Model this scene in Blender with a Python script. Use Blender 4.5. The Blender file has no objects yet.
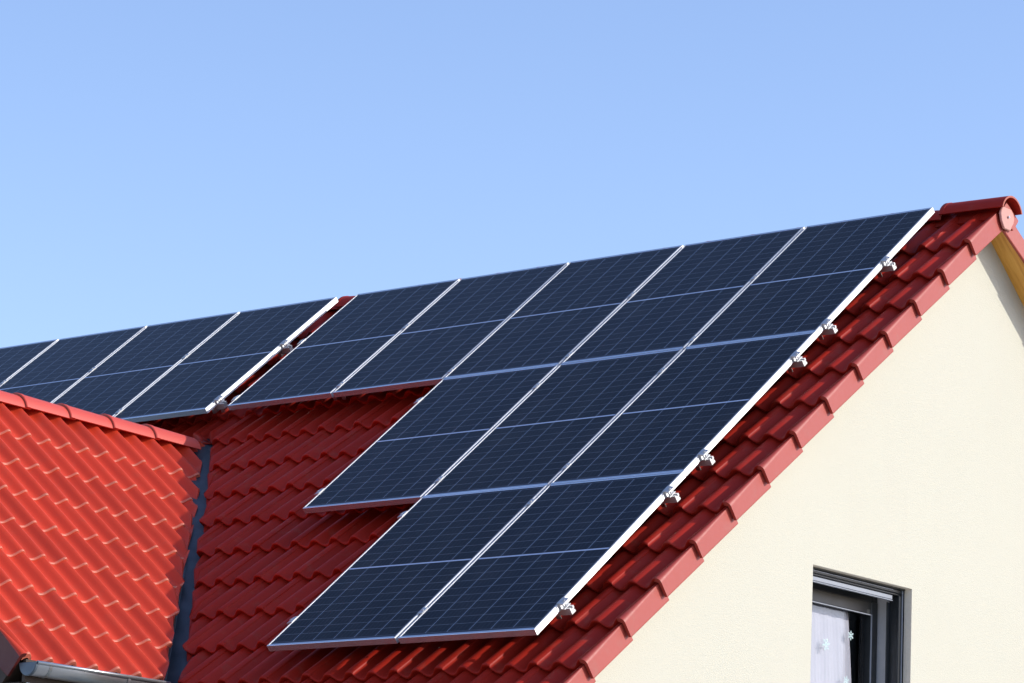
import bpy, bmesh, math, random
from mathutils import Vector, Matrix
random.seed(7)
R = math.radians
PI = math.pi

# ------------------------------------------------------------------ scene frame
TH = 0.6963465              # roof pitch (39.9 degrees), shared by all slopes
CT, ST = math.cos(TH), math.sin(TH)
GZ = 7.36                   # height of the panel-plane origin above the ground
YR = 0.3645                 # y of the main ridge
XV = 0.3426                 # outer face of the verge tiles of the gable
XW = 0.1426                 # face of the plastered gable wall
col = bpy.context.scene.collection

class Frame:
    """roof-slope coordinates: u to the right (seen from outside), v down the slope, h off the slope"""
    def __init__(s, O, r, d, n): s.O, s.r, s.d, s.n = Vector(O), Vector(r), Vector(d), Vector(n)
    def __call__(s, u, v, h): return s.O + s.r*u + s.d*v + s.n*h
MAIN = Frame((0, 0, GZ), (1, 0, 0), (0, -CT, -ST), (0, -ST, CT))
REAR = Frame((0, 2*YR, GZ), (-1, 0, 0), (0, CT, -ST), (0, ST, CT))
DX, DZ = -5.30, GZ-1.320    # ridge line of the cross gable (roll tops)
WING = Frame((DX, 0, DZ), (0, 1, 0), (CT, 0, -ST), (ST, 0, CT))
WINGB = Frame((DX, 0, DZ), (0, -1, 0), (-CT, 0, -ST), (-ST, 0, CT))
def valley_x(v): return -5.2716 + (v-1.859)*0.7058          # centre of the valley on the main slope
def valley_y(x): return -1.2977 - (x+5.2716)*1.087

# ------------------------------------------------------------------ materials
def nodes(name):
    m = bpy.data.materials.new(name); m.use_nodes = True
    nt = m.node_tree; b = nt.nodes['Principled BSDF']
    return m, nt, b
def N(nt, t, **k):
    n = nt.nodes.new(t)
    for a, v in k.items():
        if a.startswith('i_'): n.inputs[a[2:]].default_value = v
        else: setattr(n, a, v)
    return n
def noise(nt, scale, detail=3, vec=None, rough=.5):
    n = N(nt, 'ShaderNodeTexNoise'); n.inputs['Scale'].default_value = scale
    n.inputs['Detail'].default_value = detail; n.inputs['Roughness'].default_value = rough
    if vec is not None: nt.links.new(vec, n.inputs['Vector'])
    return n
def ramp(nt, fac, stops):
    r = N(nt, 'ShaderNodeValToRGB'); e = r.color_ramp.elements
    e[0].position, e[0].color = stops[0][0], (*stops[0][1], 1)
    e[1].position, e[1].color = stops[-1][0], (*stops[-1][1], 1)
    for p, c in stops[1:-1]:
        q = e.new(p); q.color = (*c, 1)
    nt.links.new(fac, r.inputs[0]); return r
def mix(nt, fac, a, b, mode='MIX'):
    m = N(nt, 'ShaderNodeMix', data_type='RGBA', blend_type=mode)
    for s, x in ((0, fac), (6, a), (7, b)):
        if isinstance(x, (int, float)): m.inputs[s].default_value = x
        elif isinstance(x, tuple): m.inputs[s].default_value = (*x, 1)
        else: nt.links.new(x, m.inputs[s])
    return m.outputs[2]
def math_(nt, op, a, b=None, c=None):
    m = N(nt, 'ShaderNodeMath', operation=op)
    for i, x in enumerate((a, b, c)):
        if x is None: continue
        if isinstance(x, (int, float)): m.inputs[i].default_value = x
        else: nt.links.new(x, m.inputs[i])
    return m.outputs[0]
def bump(nt, bsdf, height, strength=.2, dist=.01):
    b = N(nt, 'ShaderNodeBump'); b.inputs['Strength'].default_value = strength; b.inputs['Distance'].default_value = dist
    nt.links.new(height, b.inputs['Height']); nt.links.new(b.outputs[0], bsdf.inputs['Normal'])
def coord(nt, out='Object'): return N(nt, 'ShaderNodeTexCoord').outputs[out]

def mat_tile(name, c1, c2, dirt=.25, rough=.42, tint=True, spec=.5):
    m, nt, b = nodes(name); L = nt.links
    co = coord(nt)
    n1 = noise(nt, 2.3, 4, co); n2 = noise(nt, 34, 4, co); n3 = noise(nt, 9, 5, co, .65)
    c = mix(nt, n1.outputs[0], c1, c2)
    if tint:
        at = N(nt, 'ShaderNodeAttribute', attribute_name='tint')
        hs = N(nt, 'ShaderNodeHueSaturation'); L.new(c, hs.inputs['Color'])
        L.new(math_(nt, 'MULTIPLY_ADD', at.outputs['Fac'], .17, .915), hs.inputs['Value']); c = hs.outputs[0]
    mask = ramp(nt, n3.outputs[0], [(.55, (0, 0, 0)), (.78, (1, 1, 1))])
    c = mix(nt, math_(nt, 'MULTIPLY', mask.outputs[0], dirt), c, (.21, .13, .09))
    L.new(c, b.inputs['Base Color'])
    r = math_(nt, 'MULTIPLY_ADD', n2.outputs[0], .14, rough-.07); L.new(r, b.inputs['Roughness'])
    b.inputs['Specular IOR Level'].default_value = spec
    bump(nt, b, n2.outputs[0], .12, .002)
    return m
M = {}
M['tile'] = mat_tile('engobed_tile_shade_tone', (.320, .017, .009), (.385, .022, .012), rough=.5, spec=.14)  # red darkened: the front slope's shade is put into the colour
M['verge'] = mat_tile('satin_verge_tile', (.330, .034, .020), (.380, .042, .025), rough=.55, spec=.62)
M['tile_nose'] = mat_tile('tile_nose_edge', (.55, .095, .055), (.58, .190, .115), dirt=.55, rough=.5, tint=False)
M['tile_wing'] = mat_tile('roof_tile_sun_tone', (.520, .040, .014), (.580, .049, .018), dirt=.12, rough=.5, spec=.35)  # same tile, lighter colour to paint in the sun on the wing
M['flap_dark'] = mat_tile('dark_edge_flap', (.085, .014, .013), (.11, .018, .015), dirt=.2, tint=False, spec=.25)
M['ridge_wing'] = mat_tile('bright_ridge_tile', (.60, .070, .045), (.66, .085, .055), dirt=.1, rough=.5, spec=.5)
M['clay_rim'] = mat_tile('clay_rim', (.36, .085, .06), (.42, .12, .08), dirt=.2, rough=.6, tint=False, spec=.3)
M['cap_end'] = mat_tile('raw_clay', (.50, .23, .20), (.56, .29, .25), dirt=.15, rough=.7, tint=False)

def mat_stucco():
    m, nt, b = nodes('cream_stucco'); L = nt.links; co = coord(nt)
    v = N(nt, 'ShaderNodeTexVoronoi'); v.inputs['Scale'].default_value = 170; L.new(co, v.inputs['Vector'])
    n1 = noise(nt, 120, 4, co, .6); n2 = noise(nt, .7, 5, co, .6); n3 = noise(nt, 22, 3, co)
    c = mix(nt, n2.outputs[0], (.492, .490, .405), (.537, .535, .450))
    c = mix(nt, math_(nt, 'MULTIPLY', n3.outputs[0], .22), c, (.52, .485, .405))
    # faint water runs down the plaster
    mp = N(nt, 'ShaderNodeMapping'); mp.inputs['Scale'].default_value = (1, 3.2, .35); L.new(co, mp.inputs[0])
    n4 = noise(nt, 1.6, 5, mp.outputs[0], .6); k = ramp(nt, n4.outputs[0], [(.52, (0, 0, 0)), (.75, (1, 1, 1))])
    c = mix(nt, math_(nt, 'MULTIPLY', k.outputs[0], .16), c, (.50, .47, .40))
    L.new(c, b.inputs['Base Color']); b.inputs['Roughness'].default_value = .92
    h = math_(nt, 'ADD', v.outputs['Distance'], n1.outputs[0]); bump(nt, b, h, .38, .004)
    return m
M['stucco'] = mat_stucco()
def plain(name, c, rough=.5, metal=0, var=.12, scale=12, spec=.5, bumpy=.0):
    m, nt, b = nodes(name); co = coord(nt); n = noise(nt, scale, 4, co)
    c2 = tuple(x*(1-var*2) for x in c)
    nt.links.new(mix(nt, n.outputs[0], c, c2), b.inputs['Base Color'])
    nt.links.new(math_(nt, 'MULTIPLY_ADD', n.outputs[0], .16, rough-.08), b.inputs['Roughness'])
    b.inputs['Metallic'].default_value = metal; b.inputs['Specular IOR Level'].default_value = spec
    if bumpy: bump(nt, b, n.outputs[0], bumpy, .004)
    return m
def mat_alu(name, tangent, c, rough, metal, aniso):
    """extruded anodised aluminium: the grain runs along one object axis"""
    m, nt, b = nodes(name); L = nt.links
    co = coord(nt); n = noise(nt, 18, 3, co)
    L.new(mix(nt, n.outputs[0], c, tuple(x*.9 for x in c)), b.inputs['Base Color'])
    b.inputs['Metallic'].default_value = metal; b.inputs['Roughness'].default_value = rough
    b.inputs['Anisotropic'].default_value = aniso
    cx = N(nt, 'ShaderNodeCombineXYZ')
    for i in range(3): cx.inputs[i].default_value = tangent[i]
    vt = N(nt, 'ShaderNodeVectorTransform', vector_type='VECTOR', convert_from='OBJECT', convert_to='WORLD')
    L.new(cx.outputs[0], vt.inputs[0]); L.new(vt.outputs[0], b.inputs['Tangent'])
    return m
M['alu_long'] = mat_alu('frame_aluminium_long', (.7, 0, .7), (.68, .70, .72), .5, .55, .9)
M['alu_short'] = mat_alu('frame_aluminium_short', (1, 0, 0), (.72, .76, .84), .26, .9, 0)
M['alu'] = plain('mill_aluminium', (.66, .67, .68), .46, .85, .1, 30)
M['steel'] = plain('stainless_steel', (.55, .55, .56), .3, 1, .12, 25)
M['zinc'] = plain('weathered_zinc', (.50, .53, .56), .38, .85, .14, 7)
M['zinc_dark'] = plain('shade_toned_zinc', (.15, .19, .235), .5, .3, .2, 9)  # zinc darkened to blue-grey, painting in the end caps' shade and sky reflection
M['lead'] = plain('shade_blue_valley_sheet', (.055, .074, .098), .45, .3, .3, 9, bumpy=.3)  # dark blue paints shade and reflected sky onto the metal
M['anthracite'] = plain('anthracite_plastic', (.022, .026, .029), .38, 0, .15, 9)
M['rubber'] = plain('black_seal', (.010, .010, .011), .6, 0, .1, 9)
M['shutter_grey'] = plain('grey_shutter_aluminium', (.27, .30, .35), .42, .2, .08, 9)
M['reveal'] = plain('grey_reveal', (.78, .79, .82), .8, 0, .1, 20)
M['reveal_plaster'] = plain('reveal_plaster', (.86, .80, .68), .9, 0, .08, 60, bumpy=.3)
M['room'] = plain('dark_room', (.03, .03, .035), .9, 0, .1, 4)
M['curtain'] = plain('shade_grey_curtain', (.36, .37, .42), .85, 0, .04, 5)  # white cloth, colour greyed to lavender to stand for shade
M['sticker'] = plain('pale_mint_film', (.66, .84, .85), .55, 0, .03, 50)
_nt = M['sticker'].node_tree; _ms = _nt.nodes.new('ShaderNodeMixShader'); _tr = _nt.nodes.new('ShaderNodeBsdfTransparent')
_ms.inputs[0].default_value = .55; _nt.links.new(_tr.outputs[0], _ms.inputs[1]); _nt.links.new(_nt.nodes['Principled BSDF'].outputs[0], _ms.inputs[2])
_nt.links.new(_ms.outputs[0], _nt.nodes['Material Output'].inputs[0])
M['soffit_dark'] = plain('shade_brown_soffit', (.06, .040, .028), .7, 0, .2, 6)  # near-black brown paints in the shade under the wing eaves
M['batten'] = plain('underlay', (.03, .028, .026), .8, 0, .2, 6)
def mat_wood():
    m, nt, b = nodes('varnished_pine'); L = nt.links; co = coord(nt)
    mp = N(nt, 'ShaderNodeMapping'); mp.inputs['Scale'].default_value = (14, 1.2, 1.2); L.new(co, mp.inputs[0])
    n1 = noise(nt, 3.2, 5, mp.outputs[0], .62); n2 = noise(nt, 6, 2, co)
    c = ramp(nt, n1.outputs[0], [(.3, (.58, .26, .040)), (.5, (.74, .38, .070)), (.72, (.80, .46, .11))]).outputs[0]
    v = N(nt, 'ShaderNodeTexVoronoi'); v.inputs['Scale'].default_value = 5.5; L.new(co, v.inputs['Vector'])
    k = ramp(nt, v.outputs['Distance'], [(.05, (1, 1, 1)), (.14, (0, 0, 0))])
    c = mix(nt, math_(nt, 'MULTIPLY', k.outputs[0], .75), c, (.20, .07, .015))
    L.new(c, b.inputs['Base Color']); b.inputs['Roughness'].default_value = .38
    return m
M['wood'] = mat_wood()

PW, PL = 1.0, 1.7035         # panel size
def mat_cells():
    """half-cut silicon cells behind glass, drawn from the pane's own coordinates"""
    m, nt, b = nodes('solar_cells'); L = nt.links
    sp = N(nt, 'ShaderNodeSeparateXYZ'); L.new(coord(nt), sp.inputs[0])
    x = math_(nt, 'MULTIPLY', sp.outputs[0], -1); y = math_(nt, 'MULTIPLY', sp.outputs[1], -1)
    px = .1605; x0 = (PW-6*px)/2
    fx = math_(nt, 'PINGPONG', math_(nt, 'SUBTRACT', x, x0), px/2)                       # 0 on a column joint
    colm = math_(nt, 'LESS_THAN', math_(nt, 'ABSOLUTE', fx), .0017)
    py = .0808; half = 10*py; gap = .013
    yc = math_(nt, 'SUBTRACT', math_(nt, 'ABSOLUTE', math_(nt, 'SUBTRACT', y, PL/2)), gap/2)
    fy = math_(nt, 'PINGPONG', yc, py/2)
    rowm = math_(nt, 'LESS_THAN', math_(nt, 'ABSOLUTE', fy), .0015)
    midm = math_(nt, 'LESS_THAN', yc, 0)
    out = math_(nt, 'MAXIMUM', math_(nt, 'GREATER_THAN', yc, half),
                math_(nt, 'GREATER_THAN', math_(nt, 'ABSOLUTE', math_(nt, 'SUBTRACT', x, PW/2)), 3*px))
    bx = math_(nt, 'PINGPONG', math_(nt, 'SUBTRACT', x, x0+px/10), px/10)                # busbars
    busm = math_(nt, 'LESS_THAN', bx, .0008)
    n = noise(nt, 9, 3, coord(nt)); g = noise(nt, 60, 2, coord(nt))
    oi = N(nt, 'ShaderNodeObjectInfo')
    cell = mix(nt, n.outputs[0], (.0045, .0065, .0120), (.0065, .0090, .0160))
    cell = mix(nt, math_(nt, 'MULTIPLY', oi.outputs['Random'], .35), cell, (.007, .012, .026))
    c = mix(nt, math_(nt, 'MULTIPLY', busm, .40), cell, (.10, .13, .17))
    c = mix(nt, math_(nt, 'MULTIPLY', rowm, .60), c, (.22, .25, .31))
    c = mix(nt, math_(nt, 'MULTIPLY', colm, .85), c, (.30, .38, .52))
    c = mix(nt, midm, c, (.42, .50, .68))
    c = mix(nt, out, c, (.020, .028, .050))
    dust = noise(nt, 3.1, 5, coord(nt), .6)
    dk = ramp(nt, dust.outputs[0], [(.45, (0, 0, 0)), (.8, (1, 1, 1))])
    c = mix(nt, math_(nt, 'MULTIPLY', dk.outputs[0], .030), c, (.45, .42, .38))
    L.new(c, b.inputs['Base Color'])
    L.new(math_(nt, 'MULTIPLY_ADD', dust.outputs[0], .10, .10), b.inputs['Roughness'])
    b.inputs['IOR'].default_value = 1.45; b.inputs['Specular IOR Level'].default_value = .10
    return m
M['cells'] = mat_cells()
def mat_glass():
    m, nt, b = nodes('window_glass'); L = nt.links
    tr = N(nt, 'ShaderNodeBsdfTransparent'); gl = N(nt, 'ShaderNodeBsdfGlossy'); gl.inputs['Roughness'].default_value = .01
    tr.inputs[0].default_value = (.99, .99, 1, 1)
    fr = N(nt, 'ShaderNodeLayerWeight')      # same on both faces of the pane
    fc = math_(nt, 'POWER', fr.outputs['Facing'], 3.5)
    ms = N(nt, 'ShaderNodeMixShader'); L.new(math_(nt, 'MULTIPLY_ADD', fc, .55, .045), ms.inputs[0])
    L.new(tr.outputs[0], ms.inputs[1]); L.new(gl.outputs[0], ms.inputs[2])
    L.new(ms.outputs[0], nt.nodes['Material Output'].inputs[0]); return m
M['glass'] = mat_glass()
def mat_ground():
    m, nt, b = nodes('lawn_and_gravel'); L = nt.links; co = coord(nt)
    n1 = noise(nt, .08, 5, co, .6); n2 = noise(nt, 6, 5, co, .7)
    c = mix(nt, n2.outputs[0], (.15, .17, .07), (.22, .24, .11))
    k = ramp(nt, n1.outputs[0], [(.36, (0, 0, 0)), (.44, (1, 1, 1))])
    c = mix(nt, k.outputs[0], c, (.42, .39, .33)); L.new(c, b.inputs['Base Color']); b.inputs['Roughness'].default_value = .95
    bump(nt, b, n2.outputs[0], .6, .03); return m
M['ground'] = mat_ground()

# ------------------------------------------------------------------ object helpers
def link(name, me, parent=None, loc=None, rot=None):
    o = bpy.data.objects.new(name, me); col.objects.link(o)
    if parent is not None: o.parent = parent
    if loc is not None: o.location = loc
    if rot is not None: o.rotation_euler = rot
    return o
def tag(o, label=None, cat=None, group=None, kind=None):
    if label: o['label'] = label
    if cat: o['category'] = cat
    if group: o['group'] = group
    if kind: o['kind'] = kind
    return o
def finish(bm, name, mats, parent=None, smooth=None, **k):
    bmesh.ops.recalc_face_normals(bm, faces=bm.faces) if k.pop('recalc', True) else None
    if smooth is not None:
        for f in bm.faces: f.smooth = True
        for e in bm.edges:
            if len(e.link_faces) == 2 and e.calc_face_angle(0) > R(smooth): e.smooth = False
    me = bpy.data.meshes.new(name); bm.to_mesh(me); bm.free()
    for m in (mats if isinstance(mats, (list, tuple)) else [mats]): me.materials.append(m)
    return link(name, me, parent, **k)
def box(bm, x0, x1, y0, y1, z0, z1, mi=0, f=None, bev=0):
    f = f or (lambda a, b, c: Vector((a, b, c)))
    vs = [bm.verts.new(f(x, y, z)) for x in (x0, x1) for y in (y0, y1) for z in (z0, z1)]
    fs = [bm.faces.new([vs[i] for i in q]) for q in ((0,1,3,2),(4,6,7,5),(0,4,5,1),(2,3,7,6),(0,2,6,4),(1,5,7,3))]
    for q in fs: q.material_index = mi
    if bev:
        es = {e for q in fs for e in q.edges}
        r = bmesh.ops.bevel(bm, geom=list(es), offset=bev, segments=1, affect='EDGES')
        for q in r['faces']: q.material_index = mi
    return fs
def prism(bm, pts, f0, f1, mi=0, closed=True, caps=True):
    """pts: list of 2D points; f0/f1 map a 2D point to 3D at either end"""
    a = [bm.verts.new(f0(*p)) for p in pts]; b = [bm.verts.new(f1(*p)) for p in pts]
    n = len(pts)
    for i in range(n if closed else n-1):
        j = (i+1) % n; bm.faces.new((a[i], a[j], b[j], b[i])).material_index = mi
    if caps and closed:
        bm.faces.new(a).material_index = mi; bm.faces.new(b[::-1]).material_index = mi
def cyl(bm, c, axis, r, l, n=10, mi=0):
    axis = Vector(axis).normalized(); t = axis.orthogonal().normalized(); s = axis.cross(t); c = Vector(c)
    pts = [(math.cos(2*PI*i/n)*r, math.sin(2*PI*i/n)*r) for i in range(n)]
    prism(bm, pts, lambda a, b: c+t*a+s*b, lambda a, b: c+t*a+s*b+axis*l, mi)

# ------------------------------------------------------------------ roof tiles
AMP, RISE, SEAM = .047, .040, .031
def profile(u, u0, P, par, amp=AMP, mixs=.45, pw=1, skew=0):
    """height of the double-roll tile at u; crests at u0+k*P, side laps right of every second crest"""
    q = (u-u0)/P; k = math.floor(q+.5); d = (q-k)*P
    th = 2*PI*d/P; c = .5+.5*math.cos(th + skew*math.cos(th))
    c = c**pw
    c = (1-mixs)*c + mixs*c*c*(3-2*c)
    h = -amp*(1-c)
    if (k+par) % 2 == 0 and -.06 < d <= SEAM+1e-6:
        t = min(1, (d+.06)/.05); h += .007*t*t*(3-2*t)
    return h
def samples(u0, P, par, ua, ub):
    out = []; k = math.floor((ua-u0)/P)-1
    while u0+k*P < ub+P:
        for i in range(14): out.append(u0+k*P+(i/14-.5)*P)
        if (k+par) % 2 == 0: out += [u0+k*P+SEAM, u0+k*P+SEAM+.0012]
        k += 1
    out = sorted(x for x in out if ua < x < ub)
    return [ua]+out+[ub]
def tile_field(name, F, hn, noses, c, P, u0, par, ua, ub, mats, parent, lo=None, hi=None, vtop=None, amp=AMP, mixs=.45, rise=RISE, under=True, pw=1, skew=0):
    """hn: height of the crest at the nose; lo(v)/hi(v): limits that cut the tiles along a valley"""
    bm = bmesh.new(); tl = bm.verts.layers.float.new('tint')
    us = samples(u0, P, par, ua, ub)
    rnd = {}
    for ci, vn in enumerate(noses):
        v0 = vtop if ci == 0 else vn-c-.07
        tail = [vn-.004, vn-.045] if under else [vn-.001, vn-.002]
        vs = [v0 + (vn-.014-v0)*t for t in (0, .34, .67, 1)] + [vn-.005, vn-.0008, vn]+tail
        hh = [0, 0, 0, 0, -.0018, -.0055, -.011]+([-.019, -.060] if under else [-.022, -.034])
        rows = []
        for u in us:
            ti = math.floor((u-(u0+SEAM+.0006)-par*P)/(2*P))
            j = rnd.setdefault((ci, ti), (random.uniform(-.003, .003), random.uniform(-.0016, .0016), random.random()))
            r = []
            for n_, (v, dh) in enumerate(zip(vs, hh)):
                vv = v + (j[0] if 3 <= n_ < 8 else 0)
                uu = u
                if lo: uu = max(uu, lo(vv))
                if hi: uu = min(uu, hi(vv))
                h = hn - rise*(vn-v)/c + dh + profile(uu, u0, P, par, amp, mixs, pw, skew) + (j[1] if n_ < 8 else 0)
                w = bm.verts.new(F(uu, vv, h)); w[tl] = j[2]; r.append((w, uu, n_))
            rows.append(r)
        for a, b in zip(rows, rows[1:]):
            for i in range(len(vs)-1):
                if abs(a[i][1]-b[i][1]) < 1e-6 and abs(a[i+1][1]-b[i+1][1]) < 1e-6: continue
                f = bm.faces.new((a[i][0], a[i+1][0], b[i+1][0], b[i][0]))
                f.material_index = 1 if (4 if under else 3) <= i < 7 or (i == 7 and not under) else 0
    bmesh.ops.dissolve_degenerate(bm, dist=1e-5, edges=bm.edges)
    return finish(bm, name, mats, parent, smooth=38, recalc=False)

def verge_tile(F, vn, c, uo, hn, side, parent, mat, crest, dep=0, t0=-.10):
    """hooked edge tile; side=+1 when the edge is on the right. uo: outer face"""
    bm = bmesh.new(); s = side
    def prof(t):
        o = uo + s*(-.022+.030*t)       # the nose stands slightly outside the tile below
        hr = hn - RISE*(1-t) + .003
        pts = [(crest-s*.012, hr-.001), (crest, hr)]
        n = 6; rr = abs(o-crest)
        for i in range(1, n+1):
            a = i/n*PI/2; pts.append((crest+s*rr*math.sin(a), hr-rr*.95*(1-math.cos(a))))
        pts += [(o, pts[-1][1]-.004), (o, hn-RISE*(1-t)-.118-dep), (o, hn-RISE*(1-t)-.122-dep), (o-s*.003, hn-RISE*(1-t)-.126-dep), (o-s*.019, hn-RISE*(1-t)-.126-dep), (o-s*.021, hn-RISE*(1-t)-.03), (crest-s*.012, hr-.022)]
        return pts
    ts = [(t0, 0), ((t0+1)/2, 0), (.975, 0), (1.0, .004)]
    rings = []
    for t, r in ts:
        v = vn - c*(1-t); P = prof(t)
        if r:
            cx = sum(p[0] for p in P)/len(P); cy = sum(p[1] for p in P)/len(P)
            P = [(p[0]+(cx-p[0])*.03, p[1]+(cy-p[1])*.03) for p in P]
        rings.append([bm.verts.new(F(p[0], v, p[1])) for p in P])
    n = len(rings[0])
    for a, b in zip(rings, rings[1:]):
        for i in range(n):
            bm.faces.new((a[i], a[(i+1) % n], b[(i+1) % n], b[i])).material_index = 1 if 7 <= i <= 12 else 0
    bm.faces.new(rings[0]); bm.faces.new(rings[-1][::-1]).material_index = 1
    return finish(bm, 'verge_tile', mat if isinstance(mat, list) else [mat, mat], parent, smooth=40)

def ridge_tile(A, ax, up, side, l, r0, r1, parent, mat):
    """half-round cap from A along ax; r0 at A (the wide end), r1 at the far end"""
    bm = bmesh.new(); A, ax, up, side = map(Vector, (A, ax, up, side))
    half = R(75); n = 14; th = .012
    rings = []
    for t, dr in ((0, -.004), (.012, .0), (.07, .0), (.075, -.003), (.5, -.003), (1, -.003)):
        r = r0+(r1-r0)*t + dr; dz = -(r0-r1)*t*.2
        o, i_ = [], []
        for k in range(n+1):
            a = -half+2*half*k/n
            o.append(bm.verts.new(A+ax*(l*t)+up*(r*math.cos(a)-r0+dz)+side*(r*math.sin(a))))
            i_.append(bm.verts.new(A+ax*(l*t)+up*((r-th)*math.cos(a)-r0+dz)+side*((r-th)*math.sin(a))))
        rings.append(o+i_[::-1])
    m = len(rings[0])
    for a, b in zip(rings, rings[1:]):
        for i in range(m): bm.faces.new((a[i], a[(i+1) % m], b[(i+1) % m], b[i]))
    for rg in (rings[0], rings[-1]):
        for k in range(n): bm.faces.new((rg[k], rg[k+1], rg[m-2-k], rg[m-1-k])).material_index = 1
    return finish(bm, 'ridge_tile', [mat, M['clay_rim']], parent, smooth=35)

# ================================================================== HOUSE
house = link('house', None)
house.location = (0, 0, 0)
tag(house, 'cream plastered house with red tiled gable roofs and a dark gable window', 'house')

# --- main front slope
CM, PM = .4138, .17
HN = -.150
nm = [.2549+.4138*k for k in range(14)]
LEFT = -11.5
CREST = .316
mats = [M['tile'], M['tile']]
top_cut = -.315
up_rows = [v for v in nm if v < 1.9]; low_rows = [v for v in nm if v >= 1.9]
roof_hi = None
def lo_main(v): return valley_x(v)+.068+.025*(v-2.2) if v > 1.80 else LEFT
main_roof = tile_field('tile_roof', MAIN, HN, nm, CM, PM, CREST, 0, LEFT, CREST, mats, house, lo=lo_main, vtop=top_cut)
tag(main_roof, 'shaded red main slope carrying the solar panels')
for v in nm: verge_tile(MAIN, v, CM, XV, HN, 1, main_roof, M['verge'], CREST)
# --- rear slope
rear_roof = tile_field('tile_roof', REAR, HN, nm, CM, PM, -CREST, 0, -CREST, 11.5, mats, house, vtop=top_cut)
for v in nm: verge_tile(REAR, v, CM, -XV, HN, -1, rear_roof, M['verge'], -CREST)
verge_tile(REAR, nm[0]-CM, CM, -XV, HN, -1, rear_roof, M['verge'], -CREST, t0=.60)
# --- ridge caps of the main roof: wide end to the left
for k in range(30):
    x = -.105 if k == 0 else -.150-.384*k
    ridge_tile((x, YR, GZ+(.122 if k == 0 else .109)), (1, 0, 0), (0, 0, 1), (0, 1, 0), .490 if k == 0 else .43, (.142 if k == 0 else .150), (.132 if k == 0 else .126), main_roof, M['tile'])
# --- clay disc closing the ridge at the gable
bm = bmesh.new()
dp = [(-.080, .030), (-.058, .052), (.045, .052), (.075, .030), (.092, -.010), (.078, -.060), (.040, -.105), (-.040, -.105), (-.078, -.055), (-.092, .000)]
prism(bm, dp, lambda a, b: Vector((XV-.012, YR+a*.92, GZ-.018+b*.93)), lambda a, b: Vector((XV+.006, YR+a*.92, GZ-.018+b*.93)))
bmesh.ops.bevel(bm, geom=[e for e in bm.edges], offset=.004, segments=1, affect='EDGES')
disc = finish(bm, 'ridge_end_disc', M['cap_end'], house, smooth=30)
bm = bmesh.new(); cyl(bm, (XV+.004, YR+.004, GZ-.030), (1, 0, 0), .009, .012, 10)
cyl(bm, (XV+.014, YR+.004, GZ-.030), (1, 0, 0), .005, .004, 8)
finish(bm, 'screw', M['steel'], disc)

# --- underlay boards just below the tiles keep daylight out of the loft
def slab(name, F, u0, u1, v0, v1, h0, h1, mat, parent):
    bm = bmesh.new(); box(bm, u0, u1, v0, v1, h0, h1, f=F); return finish(bm, name, mat, parent)
bm = bmesh.new()
vm = 1.95
pts = [(XW-.01, -.20), (LEFT, -.20), (LEFT, vm), (valley_x(vm)-.02, vm), (valley_x(5.60)-.02, 5.60), (XW-.01, 5.60)]
prism(bm, pts, lambda a, b: MAIN(a, b, -.262), lambda a, b: MAIN(a, b, -.246))
finish(bm, 'roof_deck', M['batten'], house)
slab('roof_deck', REAR, -XW+.01, -LEFT, -.20, 5.60, -.262, -.246, M['batten'], house)
bm = bmesh.new()
prism(bm, [(-.10, -.055), (0, .050), (.10, -.055), (.07, -.075), (-.07, -.075)], lambda a, b: Vector((LEFT, YR+a, GZ+b)), lambda a, b: Vector((XV-.035, YR+a, GZ+b)))
finish(bm, 'ridge_underlay', M['tile'], house)
# --- pine soffit boards along the two rakes
for F, a, b in ((MAIN, XW+.001, XV-.045), (REAR, -XV+.045, -XW-.001)):
    bm = bmesh.new(); hl = -.262
    box(bm, a, b, -.17, 5.58, hl, -.246, f=F)
    finish(bm, 'soffit_board', M['wood'], house)

# --- gable wall with a window opening
WY0, WY1, WZ0, WZ1 = -1.481, -.388, GZ-3.95, GZ-2.586
def slope_z(y, h=-.250):   # underside of the roof above y
    d = abs(y-YR); apex = GZ - (YR*ST - h)/CT if False else None
    # plane h on the front slope: z = (h - y*(-ST))/CT -> z = (h + y*ST)/CT
    yy = YR-d
    return GZ + (h + yy*ST)/CT
YF, YB = -4.02, 2*YR+4.02
bm = bmesh.new()
def cl(y0, y1, z0, z1):
    """column of wall between y0..y1 from z0 to z1 (numbers or None for the roof line)"""
    ys = [y0, y1] if not (y0 < YR < y1) else [y0, YR, y1]
    b = [bm.verts.new((XW, y, z0)) for y in ys]
    t = [bm.verts.new((XW, y, slope_z(y) if z1 is None else z1)) for y in ys]
    bm.faces.new(b+t[::-1])
cl(YF, WY0, 0, None); cl(WY1, YB, 0, None); cl(WY0, WY1, 0, WZ0); cl(WY0, WY1, WZ1, None)
# reveal returns, 55 mm of plaster
for (ya, za, yb, zb) in ((WY0, WZ0, WY0, WZ1), (WY0, WZ1, WY1, WZ1), (WY1, WZ1, WY1, WZ0), (WY1, WZ0, WY0, WZ0)):
    q = [bm.verts.new(c) for c in ((XW, ya, za), (XW, yb, zb), (XW-.055, yb, zb), (XW-.055, ya, za))]
    bm.faces.new(q).material_index = 1
bmesh.ops.remove_doubles(bm, verts=bm.verts, dist=1e-5)
gw = finish(bm, 'gable_wall', [M['stucco'], M['reveal_plaster']], house)
# the other walls
for ya, yb, yo in ((YF, YF+.3, YF), (YB-.3, YB, YB)):
    bm = bmesh.new(); box(bm, LEFT+.4, XW-.002, ya, yb, 0, slope_z(yo)); finish(bm, 'side_wall', M['stucco'], house)

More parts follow.
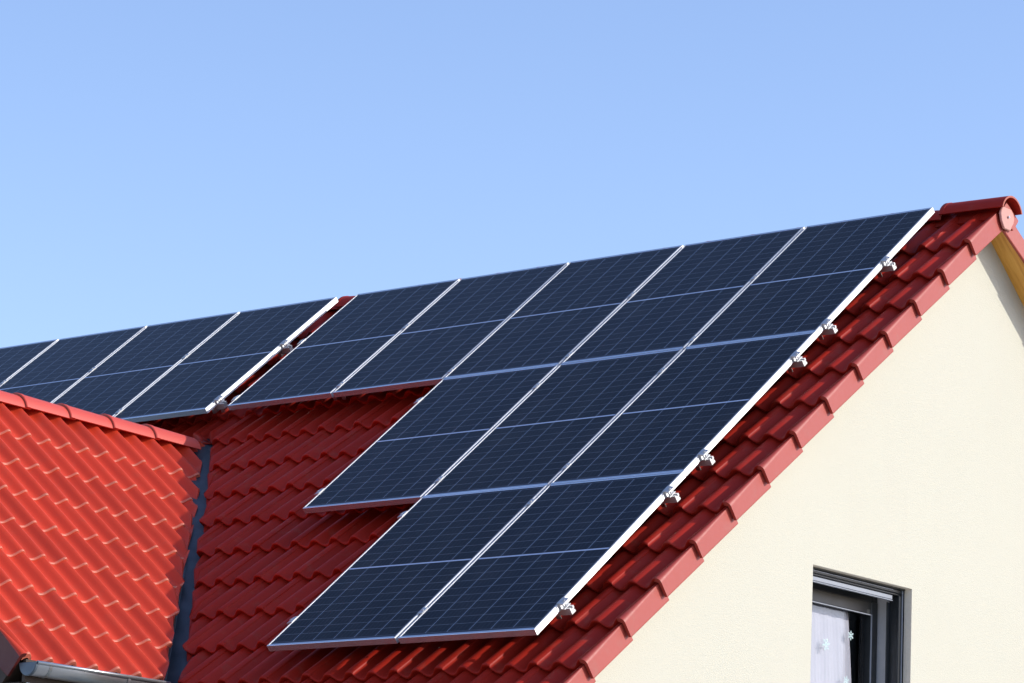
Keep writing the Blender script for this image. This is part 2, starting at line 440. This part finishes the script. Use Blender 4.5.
# --- window
win = bmesh.new()
x1 = XW-.235
def ring(bm, x0, x1, ya, yb, za, zb, w, wt=None, mi=0, bev=.003):
    wt = wt or w
    box(bm, x0, x1, ya, ya+w, za, zb, mi, bev=bev); box(bm, x0, x1, yb-w, yb, za, zb, mi, bev=bev)
    box(bm, x0, x1, ya+w+.0005, yb-w-.0005, zb-wt, zb, mi, bev=bev); box(bm, x0, x1, ya+w+.0005, yb-w-.0005, za, za+wt, mi, bev=bev)
ring(win, x1-.07, x1, WY0-.02, WY1-.030, WZ0-.01, WZ1-.03, .060, .08)
window = finish(win, 'window', M['anthracite'], house)
bm = bmesh.new()   # deep grey reveal behind the shutter guides
for (ya, yb, za, zb, xx) in ((WY1-.030, WY1+.02, WZ0, WZ1, XW-.137), (WY0-.02, WY0-.001, WZ0, WZ1, XW-.056)): box(bm, x1-.06, xx, ya, yb, za, zb)
box(bm, x1-.06, XW-.056, WY0-.02, WY1+.02, WZ1+.001, WZ1+.02); box(bm, x1-.06, XW-.056, WY0-.02, WY1+.02, WZ0-.03, WZ0-.001)
finish(bm, 'reveal_lining', M['reveal'], window)
bm = bmesh.new()   # sash, slightly tilted inwards
sy0, sy1, sz0, sz1 = WY0+.045, WY1-.050, WZ0+.07, WZ1-.085
ring(bm, -.06, 0, sy0, sy1, sz0, sz1, .075, .085, bev=.006)
sash = finish(bm, 'sash', M['anthracite'], window); 
bm = bmesh.new(); ring(bm, -.003, .006, sy0+.073, sy1-.073, sz0+.083, sz1-.083, .007, bev=.001)
finish(bm, 'glazing_seal', M['shutter_grey'], window, loc=(x1+.018, 0, 0))
sash.location = (x1+.018, 0, 0)
bm = bmesh.new(); box(bm, x1-.020, x1-.012, sy0+.07, sy1-.07, sz0+.08, sz1-.08)
finish(bm, 'glass_pane', M['glass'], window)
bm = bmesh.new()   # roller shutter box with stepped lips
y0, y1 = WY0+.001, WY1-.086
box(bm, XW-.150, XW-.048, WY0+.001, WY1-.001, WZ1-.010, WZ1-.001, bev=.002)
box(bm, XW-.150, XW-.060, WY0+.001, WY1-.001, WZ1-.034, WZ1-.011, bev=.004)
box(bm, XW-.150, XW-.056, WY0+.03, WY1-.12, WZ1-.021, WZ1-.016, mi=1, bev=.001)
box(bm, XW-.150, XW-.066, WY0+.001, WY1-.001, WZ1-.046, WZ1-.035, bev=.003)
finish(bm, 'shutter_box', [M['anthracite'], M['shutter_grey']], window)
bm = bmesh.new()   # bottom bar of the raised shutter
box(bm, XW-.098, XW-.078, WY0+.002, WY1-.100, WZ1-.077, WZ1-.047, bev=.004)
box(bm, XW-.094, XW-.076, WY0+.002, WY1-.100, WZ1-.085, WZ1-.079, bev=.001)
finish(bm, 'shutter_bottom_bar', M['shutter_grey'], window)
for ya, yb, s in ((WY1-.052, WY1-.001, 1), (WY0+.001, WY0+.052, -1)):
    bm = bmesh.new()
    box(bm, XW-.135, XW-.060, ya, yb, WZ0, WZ1-.047, bev=.003)
    box(bm, XW-.060, XW-.052, ya+.026, ya+.034, WZ0, WZ1-.014, mi=1, bev=.001)
    box(bm, XW-.1352, XW-.128, (ya-.03) if s > 0 else yb, ya if s > 0 else yb+.03, WZ0, WZ1-.087, bev=.001)
    finish(bm, 'shutter_guide', [M['anthracite'], M['shutter_grey']], window)
bm = bmesh.new(); box(bm, XW-.20, XW+.045, WY0-.02, WY1+.02, WZ0-.028, WZ0-.002, bev=.003)
finish(bm, 'window_sill', M['zinc'], window)
bm = bmesh.new()   # the room behind
rx = x1-.08
for a in ((rx-2.0, rx-1.98, -1.8, .9, WZ0-.9, WZ1+.04), (rx-2.0, rx, -1.82, -1.8, WZ0-.9, WZ1+.04), (rx-2.0, rx, .9, .92, WZ0-.9, WZ1+.04),
          (rx-2.0, rx, -1.8, .9, WZ0-.92, WZ0-.9), (rx-2.0, rx, -1.8, .9, WZ1+.041, WZ1+.06)): box(bm, *a)
finish(bm, 'room_interior', M['room'], house)
# curtain and stickers
bm = bmesh.new(); n = 160; fr = []
cx = x1-.050
for zi in range(9):
    t = zi/8; z = sz1-.04-(sz1-sz0)*t
    w = .775+.13*t + .008*math.sin(t*5)
    row = []
    for i in range(n+1):
        s = i/n; y = sy0-.02 + w*s
        x = cx + .0022*math.sin(s*38+t*.6) + .0006*math.sin(s*143+1) - .02*t*0
        row.append(bm.verts.new((x, y, z)))
    fr.append(row)
for a, b in zip(fr, fr[1:]):
    for i in range(n): bm.faces.new((a[i], b[i], b[i+1], a[i+1]))
cu = finish(bm, 'curtain', M['curtain'], None, smooth=60)
sol = cu.modifiers.new('thickness', 'SOLIDIFY'); sol.thickness = .002
tag(cu, 'white curtain drawn aside behind the left half of the window pane', 'curtain')
def sticker(y, z, r, label, rot):
    bm = bmesh.new(); w = r*.24
    def arm(c, a, l, w):
        ca, sa = math.cos(a), math.sin(a)
        f = lambda p, q, s: Vector((s, c[0]+p*ca-q*sa, c[1]+p*sa+q*ca))
        box(bm, 0, l, -w/2, w/2, 0, .0008, f=lambda p, q, s: f(p, q, s))
        return c[0]+l*ca, c[1]+l*sa
    for k in range(6):
        a = rot+k*PI/3; arm((0, 0), a, r, w)
        bx = (r*.55*math.cos(a), r*.55*math.sin(a))
        for s in (-1, 1): arm(bx, a+s*R(55), r*.28, w*.7)
    o = finish(bm, 'window_sticker', M['sticker'], None, loc=(x1-.0108, y, z))
    return tag(o, label, 'sticker')

# ================================================================== CROSS GABLE
CD, PD = .3935, .1765
nd = [3.306-CD*k for k in range(7, -1, -1)]
YV = -5.150                 # outer face of the cross gable's edge tiles
CR = YV+.022
U0 = -4.040                 # crest with a side lap
def vx(v, h=-.03): return DX + v*CT + h*ST
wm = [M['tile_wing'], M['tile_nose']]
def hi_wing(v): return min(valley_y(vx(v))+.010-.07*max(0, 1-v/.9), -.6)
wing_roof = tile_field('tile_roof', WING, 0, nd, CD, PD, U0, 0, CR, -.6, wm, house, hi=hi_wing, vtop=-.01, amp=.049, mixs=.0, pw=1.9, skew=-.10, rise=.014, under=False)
tag(wing_roof, 'sunlit bright red slope of the cross gable')
back_roof = tile_field('tile_roof', WINGB, 0, nd, CD, PD, -U0, 1, .9, -CR, wm, house, lo=lambda v: -(valley_y(2*DX-(DX-v*CT))-.058), vtop=-.01)
for v in [nd[0]-CD]+nd:
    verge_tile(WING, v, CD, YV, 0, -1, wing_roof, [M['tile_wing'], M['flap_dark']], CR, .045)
    verge_tile(WINGB, v, CD, -YV, 0, 1, back_roof, M['tile'], -CR)
for k in range(10):
    y = -1.905-.408*k
    if y < YV-.05: break
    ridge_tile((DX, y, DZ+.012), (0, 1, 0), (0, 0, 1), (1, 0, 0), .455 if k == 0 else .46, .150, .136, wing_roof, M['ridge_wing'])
bm = bmesh.new(); box(bm, CR, -1.5, .05, 3.28, -.095, -.075, f=WING)
geom = bm.verts[:]+bm.edges[:]+bm.faces[:]
p0 = Vector((-5.2716, -1.2977, 0)); d = Vector((1, -1.087, 0)).normalized()
bmesh.ops.bisect_plane(bm, geom=geom, plane_co=p0, plane_no=Vector((-d.y, d.x, 0)), clear_outer=True)
finish(bm, 'roof_deck', M['batten'], house)
slab('roof_deck', WINGB, 1.5, -CR, .05, 3.28, -.095, -.075, M['batten'], house)
# valley sheet: a shallow trough between the two slopes
bm = bmesh.new(); rows = []
for i in range(41):
    t = i/40; v = 1.80+(5.40-1.80)*t
    x = valley_x(v); c = MAIN(x, v, -.205)
    wob = .003*math.sin(i*2.1)
    e = Vector((1, -1.087, -.908)).normalized()
    m_ = MAIN(x+.22, v, -.232+wob); 
    wv = (x-DX)/CT; yv = c.y
    l_ = Vector((x, c.y-.15, c.z)); l_ = WING(c.y-.15, (x-DX)/CT, -.088+wob)
    rows.append([bm.verts.new(p) for p in (l_, l_.lerp(c, .55)+Vector((0, 0, -.002)), c+Vector((0, 0, .012)), m_.lerp(c, .55)+Vector((0, 0, -.002)), m_)])
for a, b in zip(rows, rows[1:]):
    for i in range(4): bm.faces.new((a[i], a[i+1], b[i+1], b[i]))
vf = finish(bm, 'valley_flashing', M['lead'], house, smooth=25)
vf.modifiers.new('thickness', 'SOLIDIFY').thickness = .004
# soffit and walls of the wing
bm = bmesh.new(); xe = vx(3.30)
box(bm, xe-.42, xe-.02, YV+.03, -4.05, GZ-3.86, GZ-3.601)
box(bm, xe-.012, xe+.012, YV+.04, -4.03, GZ-3.60, GZ-3.47)
finish(bm, 'eaves_soffit', M['soffit_dark'], house)
bm = bmesh.new(); zt = DZ-.10
wx0, wx1 = 2*DX-(xe-.10), xe-.10; yw = YV+.17
f = [bm.verts.new(c) for c in ((wx0, yw, 0), (wx1, yw, 0), (wx1, yw, GZ-3.60), (DX, yw, zt-.06), (wx0, yw, GZ-3.60))]
bm.faces.new(f)
for x in (wx0, wx1):
    bm.faces.new([bm.verts.new(c) for c in ((x, yw, 0), (x, YF, 0), (x, YF, GZ-3.60), (x, yw, GZ-3.60))])
bmesh.ops.remove_doubles(bm, verts=bm.verts, dist=1e-5)
finish(bm, 'wing_wall', M['stucco'], house)
bm = bmesh.new()
box(bm, YV+.022, yw+.02, .05, 3.27, -.270, -.097, f=WING); finish(bm, 'soffit_board', M['soffit_dark'], house)

# --- gutters
def gutter(A, ax, out, l, parent, r=.068, brackets=()):
    A, ax, out = map(Vector, (A, ax, out)); up = Vector((0, 0, 1))
    bm = bmesh.new(); n = 16; a0 = []; sec = []
    for i in range(n+1):
        a = PI+PI*i/n; sec.append((r*math.cos(a), r*math.sin(a)))
    bead = [(r+.004+.008*math.cos(t), .004+.008*math.sin(t)) for t in [PI+ -2*PI*i/8*1 for i in range(1, 8)]]
    sec = sec + bead
    rr = []
    for t in (0, l): rr.append([bm.verts.new(A+ax*t+out*p+up*q) for p, q in sec])
    for i in range(len(sec)-1): bm.faces.new((rr[0][i], rr[0][i+1], rr[1][i+1], rr[1][i]))
    g = finish(bm, 'gutter', M['zinc'], parent, smooth=40)
    md = g.modifiers.new('thickness', 'SOLIDIFY'); md.thickness = .0025
    for t, s in ((0, -1), (l, 1)):
        bm = bmesh.new(); pts = [(p*1.05, q*1.05) for p, q in sec[:n+1]]
        prism(bm, pts+[(r*1.05, .006), (-r*1.05, .006)], lambda p, q: A+ax*(t-.012*s)+out*p+up*q, lambda p, q: A+ax*(t+.010*s)+out*p+up*q)
        bmesh.ops.bevel(bm, geom=[e for e in bm.edges if abs((e.verts[0].co-e.verts[1].co).dot(ax)) < 1e-5], offset=.004, segments=2, affect='EDGES')
        finish(bm, 'end_cap', M['zinc_dark'], g, smooth=40)
    for t in brackets:
        bm = bmesh.new(); q0 = [(x*1.035, y*1.035) for x, y in sec[:n+1]]; q1 = [(x*1.06, y*1.06) for x, y in sec[:n+1]][::-1]
        prism(bm, q0+q1, lambda p, q: A+ax*t+out*p+up*q, lambda p, q: A+ax*(t+.022)+out*p+up*q)
        box(bm, -r*1.06, r*1.1, 0, .022, .010, .014, f=lambda a, b, c: A+ax*(t+b)+out*a+up*c)
        finish(bm, 'gutter_bracket', M['zinc'], g, smooth=40)
    return g
gutter((xe+.048, YV+.030, GZ-3.497), (0, 1, 0), (1, 0, 0), 1.06, house, brackets=(.10, .72))
me = MAIN(0, 5.66, -.2)
gutter((-2.55, me.y-.045, me.z-.075), (1, 0, 0), (0, -1, 0), 2.85, house, brackets=(.3, 1.1, 1.9, 2.6))
bm = bmesh.new(); box(bm, -2.5, XV-.03, YF-.42, YF, me.z-.10, me.z-.08); finish(bm, 'eaves_soffit', M['wood'], house)

# ================================================================== SOLAR PANELS
FT, FW = .040, .011
def frame_mesh():
    bm = bmesh.new(); X0, X1, Y0, Y1 = -PW, 0, -PL, 0
    e = .0012
    def bar(pts, f0, f1, mi): prism(bm, pts, f0, f1, mi)
    # cross-section, s from the outer face inwards, h down from the top
    sec = [(0, -e), (e, 0), (FW-.001, 0), (FW, -.001), (FW, -.0055), (.0018, -.0055), (.0018, -FT+.002), (.026, -FT+.002), (.026, -FT), (e, -FT), (0, -FT+e)]
    ws = .019
    sec2 = [(s if s < .003 else s+ws-FW if s < .02 else s, h) for s, h in sec]
    def mitre(corner_a, corner_b, inward, along, mi):
        a, b, i, l = map(Vector, (corner_a, corner_b, inward, along))
        prism(bm, sec2 if mi else sec, lambda s, h: a+i*s+l*s+Vector((0, 0, h)), lambda s, h: b+i*s-l*s+Vector((0, 0, h)), mi)
    mitre((X1, Y0, 0), (X1, Y1, 0), (-1, 0, 0), (0, 1, 0), 0)
    mitre((X0, Y0, 0), (X0, Y1, 0), (1, 0, 0), (0, 1, 0), 0)
    mitre((X0, Y1, 0), (X1, Y1, 0), (0, -1, 0), (1, 0, 0), 1)
    mitre((X0, Y0, 0), (X1, Y0, 0), (0, 1, 0), (1, 0, 0), 1)
    return bm
fm = finish(frame_mesh(), 'frame', [M['alu_long'], M['alu_short']])
bm = bmesh.new(); box(bm, -PW+.0105, -.0105, -PL+.0105, -.0105, -.0050, -.0016); gm = finish(bm, 'glass', M['cells'])
bm = bmesh.new(); box(bm, -PW/2-.05, -PW/2+.05, -PL/2-.04, -PL/2+.04, -.022, -.0056, bev=.003); jm = finish(bm, 'junction_box', M['rubber'])
RW = 1.02; RH = 1.7075
first = []
def panel(x, v, h, label, group):
    o = link('solar_panel', None, None, MAIN(x, v, h), (TH, 0, 0))
    o.rotation_euler = (TH+random.uniform(-.0012, .0012), random.uniform(-.0012, .0012), 0)
    tag(o, label, 'solar panel', group)
    for s in (fm, gm, jm):
        if not first or s.parent is not None:
            c = s.copy(); col.objects.link(c); c.parent = o
        else:
            s.parent = o
    return o
ordn = ['first', 'second', 'third', 'fourth', 'fifth']
def place_panels():
    G1 = 'dark solar panels in the large right-hand array'; G2 = 'dark solar panels in the left array beyond the gap'
    L1 = [['panel at the top right corner of the large array, nearest the ridge end',
           'top row panel of the large array, second from the gable edge', 'top row panel in the middle of the large array',
           'top row panel second from the tile gap, bare tiles under its foot', 'top row panel beside the gap, at the large array\'s left end'],
          ['middle row panel of the large array along the gable edge', 'middle row panel in the centre of its row of three',
           'middle row panel at the left, with bare tiles on its left side'],
          ['panel at the lowest right corner of the large array', 'panel at the lowest left corner of the large array']]
    for r, n in ((0, 5), (1, 3), (2, 2)):
        for i in range(n): panel(-i*RW, r*RH, 0, L1[r][i], G1)
    for i in range(4):
        lb = ['panel just left of the gap, its bright right frame edge in full view', 'second panel left of the gap along the ridge',
              'third panel left of the gap, its foot behind the small ridge', 'panel cut off by the left picture edge'][i]
        panel(-5.280-i*RW, .0195, .0116, lb, G2)
place_panels()
for s in (fm, gm, jm): bpy.data.objects.remove(s)

# --- mounting rails with clamps and hooks
def rail(v, xa, xb, dh, seams, ends, label, group, hookx):
    root = link('mounting_rail', None, None, MAIN(xb, v, dh-FT), (TH, 0, 0)); L = xb-xa
    tag(root, label, 'mounting rail', group)
    bm = bmesh.new()
    sec = [(-.020, 0), (-.020, -.040), (.020, -.040), (.020, -.026), (.013, -.026), (.013, -.016), (.020, -.016), (.020, 0), (.007, 0), (.007, -.010), (-.007, -.010), (-.007, 0)]
    prism(bm, sec, lambda a, b: Vector((-L, a, b)), lambda a, b: Vector((0, a, b)))
    finish(bm, 'rail_profile', M['alu'], root)
    for sx in seams:      # mid clamps in the gaps between neighbours
        x = sx-xb
        bm = bmesh.new(); box(bm, x-.0185, x+.0185, -.030, .030, FT+.0006, FT+.0042, bev=.001)
        box(bm, x-.0080, x+.0080, -.028, .028, .002, FT+.0005)
        cyl(bm, (x, 0, FT+.004), (0, 0, 1), .0065, .006, 6)
        finish(bm, 'mid_clamp', M['alu'], root)
    for ex, s in ends:    # end clamps, s=+1 on the right side
        x = ex-xb
        bm = bmesh.new()
        pts = [(-.008, FT+.0006), (-.008, FT+.0046), (.008, FT+.0046), (.036, FT-.002), (.036, FT-.010), (.013, FT-.006), (.013, .008), (.032, .006), (.032, .0005), (.0012, .0005), (.0012, FT+.0006)]
        prism(bm, pts, lambda a, b: Vector((x+s*a, -.032, b)), lambda a, b: Vector((x+s*a, .032, b)))
        cyl(bm, (x+s*.023, 0, -.004), (0, 0, 1), .0045, FT+.010, 8); cyl(bm, (x+s*.023, 0, FT-.001), (0, 0, 1), .0075, .007, 6)
        finish(bm, 'end_clamp', M['alu'], root)
    for hx in hookx:
        x = hx-xb
        bm = bmesh.new()
        box(bm, x-.016, x+.016, -.038, -.0205, -.052, -.004, bev=.002)
        box(bm, x-.016, x+.016, -.0400, .050, -.060, -.053, bev=.002)
        box(bm, x-.016, x+.016, .044, .051, -.100, -.0605, bev=.001)
        cyl(bm, (x, -.046, -.026), (0, 1, 0), .008, .008, 6)
        finish(bm, 'roof_hook', M['steel'], root)
    return root
def place_rails():
    spec = [(.74, 5, 'uppermost', 'top row'), (1.585, 5, 'lower', 'top row'), (2.005, 3, 'upper', 'middle row'), (3.20, 3, 'lower', 'middle row'), (3.625, 2, 'upper', 'bottom row'), (4.835, 2, 'lowest', 'bottom row')]
    for v, n, w, rn in spec:
        xl = -(n*RW-.02)
        hooks = [-.065-PM*4*k*1.5 for k in range(int(n*1.02/1.02)+1) if -.065-PM*6*k > xl]
        hooks[0] = -.105
        rail(v, xl-.030, .058, 0, [-(k*RW-.01) for k in range(1, n)], [(0, 1), (xl, -1)],
             f'{w} aluminium rail under the {rn} of the large array', 'aluminium rails under the large array', hooks)
    for v, w in ((.735, 'upper'), (1.575, 'lower')):
        rail(v, -5.28-4.1, -5.28+.055, .0116, [-5.28-(k*RW-.01) for k in range(1, 4)], [(-5.28, 1)],
             f'{w} aluminium rail end in the gap left of the large array', 'aluminium rails under the left array', [-5.33, -6.35, -7.37, -8.39])
place_rails()

# ================================================================== GROUND
bm = bmesh.new(); s = 600
bm.faces.new([bm.verts.new(c) for c in ((-s, -s, 0), (s, -s, 0), (s, s, 0), (-s, s, 0))])
tag(finish(bm, 'ground', M['ground']), kind='structure')

# ================================================================== CAMERA, SUN, SKY
C = Vector((11.570538, -17.998320, GZ-5.655840)); yaw, pit, rol, f = 2.2695056, .2148242, .0439613, 3345.9355
fw = Vector((math.cos(pit)*math.cos(yaw), math.cos(pit)*math.sin(yaw), math.sin(pit)))
r = fw.cross(Vector((0, 0, 1))).normalized(); u = r.cross(fw)
r2 = r*math.cos(rol)+u*math.sin(rol); u2 = -r*math.sin(rol)+u*math.cos(rol)
cam = bpy.data.cameras.new('camera'); co = bpy.data.objects.new('camera', cam); col.objects.link(co)
co.matrix_world = Matrix(((r2.x, u2.x, -fw.x, C.x), (r2.y, u2.y, -fw.y, C.y), (r2.z, u2.z, -fw.z, C.z), (0, 0, 0, 1)))
cam.sensor_fit = 'HORIZONTAL'; cam.sensor_width = 36; cam.lens = f*36/1024; cam.clip_end = 3000
bpy.context.scene.camera = co

def pix(x, y, X):     # measured window details are placed on the plane at depth X
    d = fw + r2*((x-512)/f) - u2*((y-341.5)/f); t = (X-C.x)/d.x; return C+d*t
for (x, y, rr, lb, rot) in ((826, 644.4, .040, 'pale snowflake sticker in front of the curtain, larger and further left', .2),
                       (850.8, 635.5, .030, 'small mint snowflake sticker on the dark strip of glass beside the curtain', .5),
                       (846.3, 681, .032, 'snowflake sticker at the bottom picture edge on the curtain\'s right border', .35)):
    p = pix(x, y, x1-.0108); sticker(p.y, p.z, rr, lb, rot)

SEL = R(28); SAZ = R(31.8)          # elevation, azimuth from +X towards +Y
sd = Vector((math.cos(SEL)*math.cos(SAZ), math.cos(SEL)*math.sin(SAZ), math.sin(SEL)))
sun = bpy.data.lights.new('sun', 'SUN'); so = bpy.data.objects.new('sun', sun); col.objects.link(so)
sun.energy = 2.35; sun.angle = R(.53); sun.color = (1, .94, .84)
so.rotation_euler = sd.to_track_quat('Z', 'Y').to_euler(); so.location = sd*40
w = bpy.data.worlds.new('World'); bpy.context.scene.world = w; w.use_nodes = True
nt = w.node_tree; bg = nt.nodes['Background']
sky = nt.nodes.new('ShaderNodeTexSky'); sky.sky_type = 'NISHITA'; sky.sun_disc = False
sky.sun_elevation = SEL; sky.sun_rotation = PI/2-SAZ
sky.air_density = 1.0; sky.dust_density = 1.0; sky.ozone_density = 3.4; sky.altitude = 200
nt.links.new(mix(nt, 1.0, sky.outputs[0], (1.08, .972, 1.0), 'MULTIPLY'), bg.inputs[0]); bg.inputs[1].default_value = .15
sc = bpy.context.scene
sc.view_settings.view_transform = 'Standard'; sc.view_settings.look = 'None'
sc.view_settings.exposure = .76; sc.view_settings.gamma = 1
sc.render.engine = 'CYCLES'; sc.cycles.max_bounces = 8
